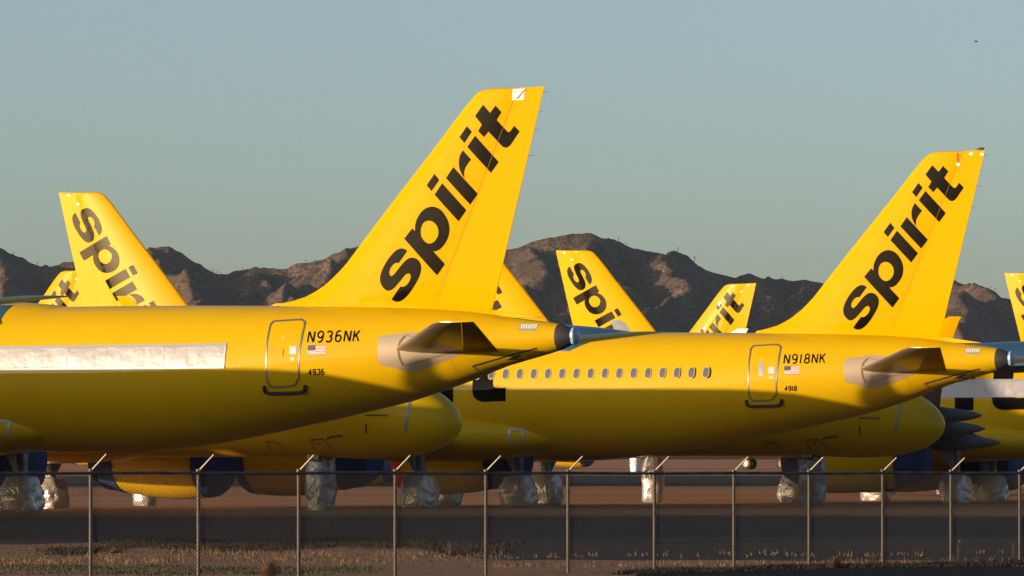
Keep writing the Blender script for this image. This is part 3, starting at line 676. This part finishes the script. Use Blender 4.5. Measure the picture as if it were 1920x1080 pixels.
def ground_mat(name, c1, c2, c3, streak=(.02, .5, 1), gravel=18, rough=.9, bump=.02, tracks=None):
    m = bpy.data.materials.new(name); m.use_nodes = True; n = m.node_tree.nodes; L = m.node_tree.links; p = n['Principled BSDF']
    p.inputs['Roughness'].default_value = rough; p.inputs['Specular IOR Level'].default_value = .06
    tc = n.new('ShaderNodeTexCoord')
    def noise(scale, sc, det=6):
        mp = n.new('ShaderNodeMapping'); mp.inputs['Scale'].default_value = scale; L.new(tc.outputs['Object'], mp.inputs[0])
        z = n.new('ShaderNodeTexNoise'); z.inputs['Scale'].default_value = sc; z.inputs['Detail'].default_value = det; L.new(mp.outputs[0], z.inputs[0]); return z
    def ramp(src, a, b, ca, cb):
        r = n.new('ShaderNodeValToRGB'); r.color_ramp.elements[0].position = a; r.color_ramp.elements[1].position = b
        r.color_ramp.elements[0].color = (*ca, 1); r.color_ramp.elements[1].color = (*cb, 1); L.new(src.outputs[0], r.inputs[0]); return r
    a = ramp(noise(streak, 1.0), .38, .62, c1, c2)
    g = ramp(noise((1, .35, 1), gravel, 3), .45, .75, (0, 0, 0), (1, 1, 1))
    mx = n.new('ShaderNodeMixRGB'); L.new(g.outputs[0], mx.inputs[0]); L.new(a.outputs[0], mx.inputs[1]); mx.inputs[2].default_value = (*c3, 1)
    out = mx
    if tracks:
        t = ramp(noise((.004, tracks, 1), 1.0, 5), .51, .55, (0, 0, 0), (1, 1, 1))
        m2 = n.new('ShaderNodeMixRGB'); L.new(t.outputs[0], m2.inputs[0]); L.new(mx.outputs[0], m2.inputs[1]); m2.inputs[2].default_value = tuple(x * .38 for x in c1) + (1,); out = m2
    L.new(out.outputs[0], p.inputs['Base Color'])
    b = n.new('ShaderNodeBump'); b.inputs['Strength'].default_value = .5; b.inputs['Distance'].default_value = bump; L.new(noise((1, 1, 1), 9).outputs[0], b.inputs['Height']); L.new(b.outputs[0], p.inputs['Normal'])
    return m
M['dirt'] = ground_mat('red_gravel', (.38, .165, .07), (.50, .25, .12), (.52, .31, .18), (.01, .35, 1), 14, tracks=.8)
M['asph'] = ground_mat('asphalt', (.024, .025, .027), (.034, .034, .035), (.05, .047, .045), (.02, .4, 1), 10, .85, .01)
M['asph2'] = ground_mat('shaded_road', (.006, .007, .009), (.010, .011, .013), (.014, .014, .015), (.06, .5, 1), 5, .9, .03)  # asphalt with the foreground shade put into its near-black colour
M['dirt2'] = ground_mat('verge_gravel', (.22, .12, .07), (.28, .155, .10), (.38, .25, .17), (.1, .8, 1), 6, .95, .06)
V = []; F = []
ys = [a for a, b in ZK]
for y in ys: V += [(-2500, y, gz(y)), (2500, y, gz(y))]
for i in range(len(ys) - 1): F.append((2 * i, 2 * i + 1, 2 * i + 3, 2 * i + 2))
tag(link('ground', mesh('ground', V, F), None, M['dirt'], False), kind='structure')
sheet([(126.5, -200, 200), (160.5, -200, 200)], .012, 'taxiway', M['asph'])
sheet([(161.6, -200, 200), (163.0, -200, 200)], .012, 'taxiway_edge', M['asph'])
sheet([(330, -900, 900), (435, -900, 900)], .02, 'far_taxiway', M['asph'])
sheet([(1000, -1500, 1500), (1500, -1500, 1500)], .05, 'runway', M['asph'])
# gravel shoulder between taxiway and fence, left side
V = [];
mb = MB()
N = 60; rows = []
for i in range(N + 1):
    x = -60 + i * 1.25
    far = 137.5 if x < -2.5 else max(126.6, 137.5 - (x + 2.5) * 6.0)
    far += .5 * math.sin(x * 1.7) + .4 * math.sin(x * .63)
    yy = [90, 110, 124, 126, 128, 131, 134, 137.4]
    rows.append([(x, 90 + (far - 90) * k / 7, gz(90 + (far - 90) * k / 7) + .03) for k in range(8)])
mb.loft(rows, close=False, caps=False); o = mb.obj('gravel_shoulder', M['dirt2']); tag(o, kind='structure')
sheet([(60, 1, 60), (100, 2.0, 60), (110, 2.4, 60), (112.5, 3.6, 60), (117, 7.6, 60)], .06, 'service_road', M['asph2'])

# neighbours of the same rows, out of frame to the left; their shadows fall on the nearest planes
nx, ny = -16.0, 151.9
aircraft(nx - LEN * math.cos(th), ny + LEN * math.sin(th), -28.8, 'yellow jetliner beyond the left edge, nose towards the N936NK plane, its tail fin left out to drop its shadow', opts='greynose titleS nofin')  # unseen shade caster; fin omitted so its shadow misses the second plane
aircraft(-12.5, 126.5, 154, 'yellow jetliner beyond the left edge, nearest the fence', opts='title humpb')

# planes of the farthest rows: only wheels and engines show below the nearer bellies
for X_, Y_, A_, O_, lb in ((6.5, 558, -28.8, 'noeng bare', 'far yellow jetliner with bare black tyres showing under the right-hand bellies'), (-18.4, 496, -28.8, 'engP', 'far yellow jetliner with a blue-capped engine showing below the middle of the row'),
                          (-41, 455.6, -28.8, 'noeng', 'far yellow jetliner of which a wrapped nose leg shows left of the red engine cover'), (-16.6, 554, 154, 'engP', 'far yellow jetliner whose small engine shows under the front of the N936NK plane')):
    aircraft(X_, Y_, A_, lb, z=gz(Y_), opts=O_)
# ------------------------------------------------------------------ hills
def vnoise(X, Y, seed):
    rs = np.random.RandomState(seed); T = rs.rand(256, 256)
    xi = np.floor(X).astype(int); yi = np.floor(Y).astype(int); fx = X - xi; fy = Y - yi
    fx = fx * fx * (3 - 2 * fx); fy = fy * fy * (3 - 2 * fy)
    a = T[xi % 256, yi % 256]; b = T[(xi + 1) % 256, yi % 256]; c = T[xi % 256, (yi + 1) % 256]; d = T[(xi + 1) % 256, (yi + 1) % 256]
    return (a * (1 - fx) + b * fx) * (1 - fy) + (c * (1 - fx) + d * fx) * fy
def ridged(X, Y, seed, octv=5):
    s = 0; a = 1; f = 1; t = 0
    for o in range(octv):
        s = s + a * (1 - np.abs(2 * vnoise(X * f, Y * f, seed + o) - 1)); t += a; a *= .5; f *= 2.1
    return s / t
D0 = 3000.
SKY = [(-2100, 700), (-1700, 640), (-1300, 560), (-1000, 520), (-700, 545), (-400, 470), (-150, 452), (0, 462), (25, 478), (50, 488), (75, 498), (95, 499), (115, 492), (150, 486), (220, 480), (275, 468), (305, 460), (320, 462), (345, 478), (380, 500), (415, 516), (440, 507), (480, 501), (530, 503), (560, 497), (600, 488), (630, 475), (650, 464), (670, 463), (760, 475), (850, 482), (945, 467), (985, 455), (1010, 448), (1060, 441), (1095, 438), (1130, 446), (1180, 458), (1210, 466), (1250, 480), (1290, 493), (1330, 505), (1370, 518), (1400, 515), (1440, 521), (1480, 525), (1520, 526), (1560, 530), (1650, 540), (1720, 536), (1790, 526), (1815, 532), (1850, 545), (1880, 558), (1920, 575), (2000, 590), (2300, 560), (2700, 520), (3100, 575), (3500, 640), (4000, 720)]
cx = [(p - 960) / 11000 * D0 for p, y in SKY]; cz = [CAMH + (886 - y) / 11000 * D0 for p, y in SKY]
dx = 1.6; xs = np.arange(-820, 830, dx); yv = np.arange(2480, 3140, 3.2)
XX, YY = np.meshgrid(xs, yv, indexing='ij')
crest = np.interp(XX, cx, cz); crestY = D0 + 0 * XX
base = np.interp(YY, [a for a, b in ZK], [b for a, b in ZK]) - 1.0
def wpx(px, y=D0): return (px - 960) / 11000 * y
dist = np.abs(YY - crestY)
Hh = crest - np.where(YY < crestY, .55, .9) * dist * (1 + 0.0 * XX)
warp = 26 * (vnoise(XX / 60, YY / 60, 41) - .5)
def spur(pts, slope=.62, Hin=None):
    global Hh
    for (p0, y0, h0), (p1, y1, h1) in zip(pts[:-1], pts[1:]):
        ax, ay, bx_, by_ = wpx(p0, y0), y0, wpx(p1, y1), y1
        ux, uy = bx_ - ax, by_ - ay; L2 = ux * ux + uy * uy
        t = np.clip(((XX + warp - ax) * ux + (YY - ay) * uy) / L2, 0, 1)
        d = np.hypot(XX + warp - ax - t * ux, YY - ay - t * uy)
        Hh = np.maximum(Hh, h0 + (h1 - h0) * t - slope * d)
def zpx(y, Y=D0): return CAMH + (886 - y) / 11000 * Y
spur([(-60, 2990, zpx(470)), (20, 2860, zpx(530, 2860)), (60, 2700, zpx(640, 2700))])
spur([(110, 2990, zpx(498)), (150, 2880, zpx(540, 2880)), (120, 2760, zpx(610, 2760))])
spur([(318, 2992, zpx(466)), (345, 2880, zpx(510, 2880)), (352, 2760, zpx(575, 2760)), (360, 2650, zpx(660, 2650))], .7)
spur([(470, 2990, zpx(508)), (520, 2880, zpx(555, 2880)), (440, 2760, zpx(590, 2760)), (400, 2660, zpx(640, 2660))])
spur([(655, 2990, zpx(470)), (600, 2880, zpx(530, 2880)), (540, 2760, zpx(590, 2760))])
spur([(760, 2990, zpx(480)), (740, 2820, zpx(560, 2820)), (700, 2700, zpx(620, 2700))])
spur([(985, 2990, zpx(460)), (1000, 2890, zpx(505, 2890)), (1015, 2790, zpx(570, 2790)), (990, 2680, zpx(640, 2680))])
spur([(1110, 2990, zpx(445)), (1100, 2900, zpx(490, 2900)), (1130, 2800, zpx(560, 2800)), (1110, 2700, zpx(630, 2700))])
spur([(1225, 2990, zpx(475)), (1275, 2900, zpx(505, 2900)), (1240, 2800, zpx(560, 2800)), (1180, 2690, zpx(620, 2690))], .55)
spur([(1400, 2990, zpx(520)), (1440, 2880, zpx(560, 2880)), (1400, 2760, zpx(610, 2760))])
spur([(1530, 2990, zpx(530)), (1500, 2880, zpx(570, 2880)), (1460, 2760, zpx(620, 2760))])
spur([(1660, 2990, zpx(542)), (1680, 2850, zpx(590, 2850)), (1660, 2720, zpx(640, 2720))])
spur([(1795, 2990, zpx(530)), (1830, 2880, zpx(570, 2880)), (1815, 2760, zpx(620, 2760)), (1790, 2660, zpx(660, 2660))])
spur([(1990, 2990, zpx(590)), (1930, 2850, zpx(620, 2850))])
rel = np.clip((Hh - base) / 60, 0, 1)
near = np.clip(dist / 60, 0, 1)
Hh = Hh + rel * (near * 15 * (ridged(XX / 62, YY / 85, 3) - .62) + (.35 + .65 * near) * 7 * (ridged(XX / 20, YY / 26, 11) - .6)
                 + (.5 + .5 * near) * 3.0 * (ridged(XX / 7.5, YY / 9, 21, 4) - .6) + 1.5 * (vnoise(XX / 2.6, YY / 3.5, 31) - .35) + 1.6 * np.clip(vnoise(XX / 3.2, YY / 6, 33) - .72, 0, 1) * 3)
Hh = np.maximum(Hh, base)
n1, n2 = XX.shape
V = np.stack([XX, YY, Hh], -1).reshape(-1, 3)
idx = np.arange(n1 * n2).reshape(n1, n2)
F = np.stack([idx[:-1, :-1], idx[1:, :-1], idx[1:, 1:], idx[:-1, 1:]], -1).reshape(-1, 4)
me = bpy.data.meshes.new('hills'); me.vertices.add(len(V)); me.vertices.foreach_set('co', V.ravel())
me.loops.add(F.size); me.loops.foreach_set('vertex_index', F.ravel()); me.polygons.add(len(F))
me.polygons.foreach_set('loop_start', np.arange(0, F.size, 4)); me.polygons.foreach_set('loop_total', np.full(len(F), 4)); me.update(calc_edges=True); me.validate()
m = bpy.data.materials.new('desert_rock'); m.use_nodes = True; n = m.node_tree.nodes; L = m.node_tree.links; p = n['Principled BSDF']
p.inputs['Roughness'].default_value = .95; p.inputs['Specular IOR Level'].default_value = .1
tc = n.new('ShaderNodeTexCoord'); n1_ = n.new('ShaderNodeTexNoise'); n1_.inputs['Scale'].default_value = .05; n1_.inputs['Detail'].default_value = 8; L.new(tc.outputs['Object'], n1_.inputs[0])
r = n.new('ShaderNodeValToRGB'); e = r.color_ramp.elements; e[0].position = .36; e[0].color = (.070, .046, .036, 1); e[1].position = .66; e[1].color = (.145, .095, .072, 1); L.new(n1_.outputs[0], r.inputs[0])
n2_ = n.new('ShaderNodeTexNoise'); n2_.inputs['Scale'].default_value = .55; n2_.inputs['Detail'].default_value = 4; L.new(tc.outputs['Object'], n2_.inputs[0])
r2 = n.new('ShaderNodeValToRGB'); e = r2.color_ramp.elements; e[0].position = .48; e[0].color = (0, 0, 0, 1); e[1].position = .56; e[1].color = (1, 1, 1, 1); L.new(n2_.outputs[0], r2.inputs[0])
mx = n.new('ShaderNodeMixRGB'); L.new(r2.outputs[0], mx.inputs[0]); L.new(r.outputs[0], mx.inputs[1]); mx.inputs[2].default_value = (.040, .036, .026, 1); L.new(mx.outputs[0], p.inputs['Base Color'])
bn = n.new('ShaderNodeTexNoise'); bn.inputs['Scale'].default_value = .7; bn.inputs['Detail'].default_value = 5; L.new(tc.outputs['Object'], bn.inputs[0])
bb = n.new('ShaderNodeBump'); bb.inputs['Strength'].default_value = .8; bb.inputs['Distance'].default_value = .9; L.new(bn.outputs[0], bb.inputs['Height']); L.new(bb.outputs[0], p.inputs['Normal'])
tag(link('hills', me, None, m, False), kind='structure')
def hill_h(x, y):
    i = int(round((x - xs[0]) / dx)); j = int(round((y - yv[0]) / 3.2)); return float(Hh[min(max(i, 0), n1 - 1), min(max(j, 0), n2 - 1)])
# saguaro cacti on the skyline
mb = MB(); mb.tube((0, 0, -.5), (0, 0, 5), .32, .26, n=8); mb.tube((0, 0, 5), (0, 0, 5.3), .26, .1, n=8)
mb.tube((0, 0, 2.2), (.9, 0, 2.5), .18, .18, n=6); mb.tube((.9, 0, 2.4), (.95, 0, 4.0), .2, .14, n=6); mb.tube((0, 0, 2.7), (-.8, 0, 3.0), .17, .17, n=6); mb.tube((-.8, 0, 2.9), (-.8, 0, 3.9), .18, .12, n=6)
mbreg('saguaro', mb, mat('cactus_green', (.035, .05, .03), .9))
sag = [(24, 'left hill slope'), (71, 'left hill foot'), (400, 'dip right of the left tail'), (407, 'dip bottom'), (413, 'dip beside the other'), (455, 'low ridge'), (573, 'ridge left of the tall tail'), (590, 'ridge nearer the tall tail'), (1159, 'right shoulder of the highest hill'), (1174, 'right shoulder, second'), (1270, 'long right slope'), (1300, 'lower right slope'), (1466, 'ridge left of the right tail'), (1856, 'slope near the right edge'), (1845, 'slope near the right edge, higher')]
for k, (px, w) in enumerate(sag):
    x = wpx(px); j = int(np.argmax(Hh[int(round((x - xs[0]) / dx))] / yv)); y = yv[j]
    o = bpy.data.objects.new('saguaro_cactus', ME['saguaro']); COL.objects.link(o); o.location = (x, y, hill_h(x, y)); s_ = rnd.uniform(.28, .48); o.scale = (s_, s_, s_); o.rotation_euler = (0, 0, rnd.uniform(-.6, .6))
    tag(o, 'tiny dark cactus on the skyline, ' + w, 'cactus', 'cacti on the skyline')

# ------------------------------------------------------------------ chain-link fence
fd = Vector((.545, .838, 0)); fp = Vector((2.75, 113.4, 0)); fn = Vector((.838, -.545, 0))
def fq(px): r = (px - 960) / 11000; return (113.4 * r - 2.75) / (.545 - .838 * r)
pq = [fq(p) for p in (170, 372, 560, 741, 911, 1065, 1227, 1376, 1517, 1655, 1783, 1912)]
pq = [pq[0] - 3.05 * i for i in (4, 3, 2, 1)] + pq + [pq[-1] + 3.05 * i for i in (1, 2, 3)]
FH = 1.93
fence = bpy.data.objects.new('chain_link_fence', None); COL.objects.link(fence); fence.location = fp + Vector((0, 0, -.73))
tag(fence, 'galvanised chain-link fence with angled arms running across the foreground', 'fence')
mb = MB(); mb.tube((0, 0, -.1), (0, 0, FH + .03), .033, n=12); mb.tube((0, 0, FH - .02), (0, 0, FH + .06), .044, n=12); mbreg('post', mb, M['post'])
mb = MB(); mb.tube((0, 0, FH + .02), tuple(fn * .33 + Vector((0, 0, FH + .31))), .019, .015, n=8); mbreg('arm', mb, mat('arm_metal', (.17, .15, .115), .5, metal=.3))
for q in pq:
    o = part('post', 'fence_post', fence, tuple(fd * q)); part('arm', 'barb_arm', o)
    o.rotation_euler = (0, 0, 0)
mb = MB(); a = fd * (pq[0] - 1); b = fd * (pq[-1] + 1); off = fn * .0
npts = [a + (b - a) * i / 60 for i in range(61)]
for i in range(60): mb.tube(npts[i] + Vector((0, 0, FH - .012 + .006 * math.sin(i * .9))), npts[i + 1] + Vector((0, 0, FH - .012 + .006 * math.sin((i + 1) * .9))), .027, n=8)
mb.obj('top_rail', M['rail'], fence, True)
mb = MB(); Lf = (b - a).length; pit = .0715; nn = int(Lf / pit); o_ = fn * .04; r = .0034
hw = FH + .03
for i in range(-int(hw / pit) - 1, nn):
    for sgn in (1, -1):
        t0 = i * pit; t1 = t0 + hw
        za, zb = (0, hw) if sgn > 0 else (hw, 0)
        c0, c1 = max(t0, 0), min(t1, Lf)
        if c1 <= c0: continue
        z0 = za + (zb - za) * (c0 - t0) / hw; z1 = za + (zb - za) * (c1 - t0) / hw
        mb.tube(a + fd * c0 + o_ * (1 if sgn > 0 else 1.12) + Vector((0, 0, z0)), a + fd * c1 + o_ * (1 if sgn > 0 else 1.12) + Vector((0, 0, z1)), r, n=3, cap=False)
mb.obj('wire_mesh', M['wire'], fence)

# ------------------------------------------------------------------ verge vegetation
def grass(name, spots, hgt, n, m, w=.012, lean=.5):
    mb = MB(); V = []; F = []
    for (x, y, rx, ry, k) in spots:
        for _ in range(int(n * k)):
            px_, py_ = x + rnd.gauss(0, rx), y + rnd.gauss(0, ry); z = gz(py_) + .02; h = hgt * rnd.uniform(.3, 1.2); a = rnd.uniform(0, 6.28); ln = rnd.uniform(.1, lean) * h
            dx_, dy_ = math.cos(a), math.sin(a); b = len(V)
            V += [(px_ - w * dy_, py_ + w * dx_, z), (px_ + w * dy_, py_ - w * dx_, z), (px_ + dx_ * ln, py_ + dy_ * ln, z + h)]
            F.append((b, b + 1, b + 2))
    o = link(name, mesh(name, V, F), None, m, False); tag(o, kind='stuff'); return o
M['drygrass'] = mat('dry_grass', (.22, .14, .06), .9, var=(3, (.12, .07, .035), .25))
M['darkscrub'] = mat('dark_scrub', (.018, .014, .010), .95, var=(4, (.03, .02, .012), .3))
M['green'] = mat('low_green', (.05, .05, .022), .95)
def gpos(px, py):    # point of the ground seen at px, py
    y = 120.
    for _ in range(60): y += ((CAMH - gz(y)) * 11000 / (py - 886) - y) * .3
    return (px - 960) / 11000 * y, y
sp = []
for px in range(-40, 920, 16):
    for row in range(2):
        py = 1052 + rnd.uniform(-8, 10) - (4 if px > 300 else 0); x, y = gpos(px, py); sp.append((x, y, .2, 1.2, max(0, rnd.gauss(.6, .5))))
for px in range(920, 1960, 40):
    py = 1047 + rnd.uniform(-3, 3) - (px - 920) * .006; x, y = gpos(px, py); sp.append((x, y, .12, .5, rnd.choice((0, .1, .3, .5))))
    py = 1066 - (px - 920) * .012 + rnd.uniform(-3, 3); x, y = gpos(px, py); sp.append((x, y, .3, .8, rnd.uniform(.3, .9)))
grass('dry_grass', sp, .12, 42, M['drygrass'])
sp = []
for px in range(110, 940, 14):
    py = 1030 + 6 * math.sin(px / 60) + rnd.uniform(-7, 7) - (px > 350) * 3; x, y = gpos(px, py); sp.append((x, y, .25, .8, rnd.uniform(.4, 1.3) * 1.6))
for px in range(1180, 1960, 14):
    py = 1076 - (px - 1180) * .026 + rnd.uniform(-2, 6); x, y = gpos(px, py); sp.append((x, y, .2, .5, rnd.uniform(.5, 1.2)))
grass('dark_scrub', sp, .09, 130, M['darkscrub'], .03, 1.5)
sp = []
for px in range(-40, 700, 14):
    py = 1071 + rnd.uniform(-6, 10); x, y = gpos(px, py); sp.append((x, y, .3, .8, 1))
grass('ground_cover', sp, .07, 110, M['green'], .02, 1.2)
# individual dry bushes
def bush(px, py, h, w, label, col=(.17, .095, .04)):
    x, y = gpos(px, py); V = []; F = []
    for _ in range(700):
        a = rnd.uniform(0, 6.28); t = rnd.random() ** .5; ph = rnd.uniform(0, 1.25); R = rnd.uniform(.45, 1)
        d = Vector((math.cos(a) * math.sin(ph) * w, math.sin(a) * math.sin(ph) * w, math.cos(ph) * h)) * R
        s_ = d * rnd.uniform(.1, .6); b = len(V); q = Vector((-math.sin(a), math.cos(a), 0)) * .009
        V += [s_ - q, s_ + q, d + Vector((rnd.gauss(0, .03), rnd.gauss(0, .03), rnd.gauss(0, .03)))]; F.append((b, b + 1, b + 2))
    o = link('dry_bush', mesh('dry_bush', V, F), None, mat('dry_bush_twigs', col, .9), False); o.location = (x, y, gz(y)); tag(o, label, 'bush'); return o
bush(505, 1083, .42, .42, 'orange-brown dry bush at the bottom edge, left of the third fence post')
bush(1565, 1070, .30, .35, 'low rusty bush by the fence at the bottom, right part', (.13, .075, .035))
bush(215, 1040, .16, .3, 'small tan bush in the verge right of the first fence post', (.15, .10, .05))
for px, py, h, lb in ((1796, 1052, .48, 'tall thin dry weed stalk right of the second-last fence post'), (1899, 1050, .42, 'thin dry weed stalk beside the last fence post'), (843, 1046, .3, 'forked dry weed left of the middle posts')):
    x, y = gpos(px, py); mb = MB()
    mb.tube((0, 0, 0), (.02, 0, h), .006, .003, n=5)
    for k in range(8): z0 = h * (.25 + k * .09); mb.tube((.01, 0, z0), (.01 + rnd.uniform(-.08, .08), rnd.uniform(-.05, .05), z0 + .08), .004, .002, n=4)
    o = mb.obj('dry_weed', M['drygrass']); o.location = (x, y, gz(y)); tag(o, lb, 'weed')
# ------------------------------------------------------------------ small things
def thing(key, name, px, Y, label, cat, group=None, z=None, m=None):
    o = bpy.data.objects.new(name, ME[key]); COL.objects.link(o); o.location = ((px - 960) / 11000 * Y, Y, gz(Y) if z is None else z); tag(o, label, cat, group); return o
mb = MB(); mb.tube((0, 0, .04), (0, 0, .95), .30, .10, n=16); mb.box((0, 0, .02), (.75, .75, .05)); mbreg('cone_o', mb, M['orange'])
thing('cone_o', 'traffic_cone', 1856, 242, 'bright orange cone under the plane at the right edge', 'cone')
# bird
mb = MB(); mb.loft([[(x, r * math.cos(t), r * .8 * math.sin(t)) for t in [2 * math.pi * j / 8 for j in range(8)]] for x, r in ((-.3, .01), (-.15, .07), (.1, .09), (.25, .05), (.33, .01))])
for s_ in (1, -1): mb.loft([[(.12, s_ * .05, .02), (-.08, s_ * .05, .02), (-.08, s_ * .05, .03), (.12, s_ * .05, .03)], [(.05, s_ * .42, .16), (-.05, s_ * .42, .16), (-.05, s_ * .42, .165), (.05, s_ * .42, .165)]])
o = mb.obj('bird', M['dark'], None, True); o.scale = (.5, .5, .5); o.location = ((1830 - 960) / 11000 * 420, 420, CAMH + (886 - 78) / 11000 * 420); tag(o, 'tiny dark bird high in the sky at upper right', 'bird')

# ------------------------------------------------------------------ air
m = bpy.data.materials.new('haze_air'); m.use_nodes = True; n = m.node_tree.nodes; n.clear()
pv = n.new('ShaderNodeVolumePrincipled'); pv.inputs['Color'].default_value = (.55, .75, 1, 1); pv.inputs['Density'].default_value = 2.2e-5; pv.inputs['Anisotropy'].default_value = 0
mo = n.new('ShaderNodeOutputMaterial'); m.node_tree.links.new(pv.outputs[0], mo.inputs['Volume'])
mb = MB(); mb.box((0, 3000, 90), (5400, 7400, 184)); o = mb.obj('haze', m); tag(o, kind='stuff')
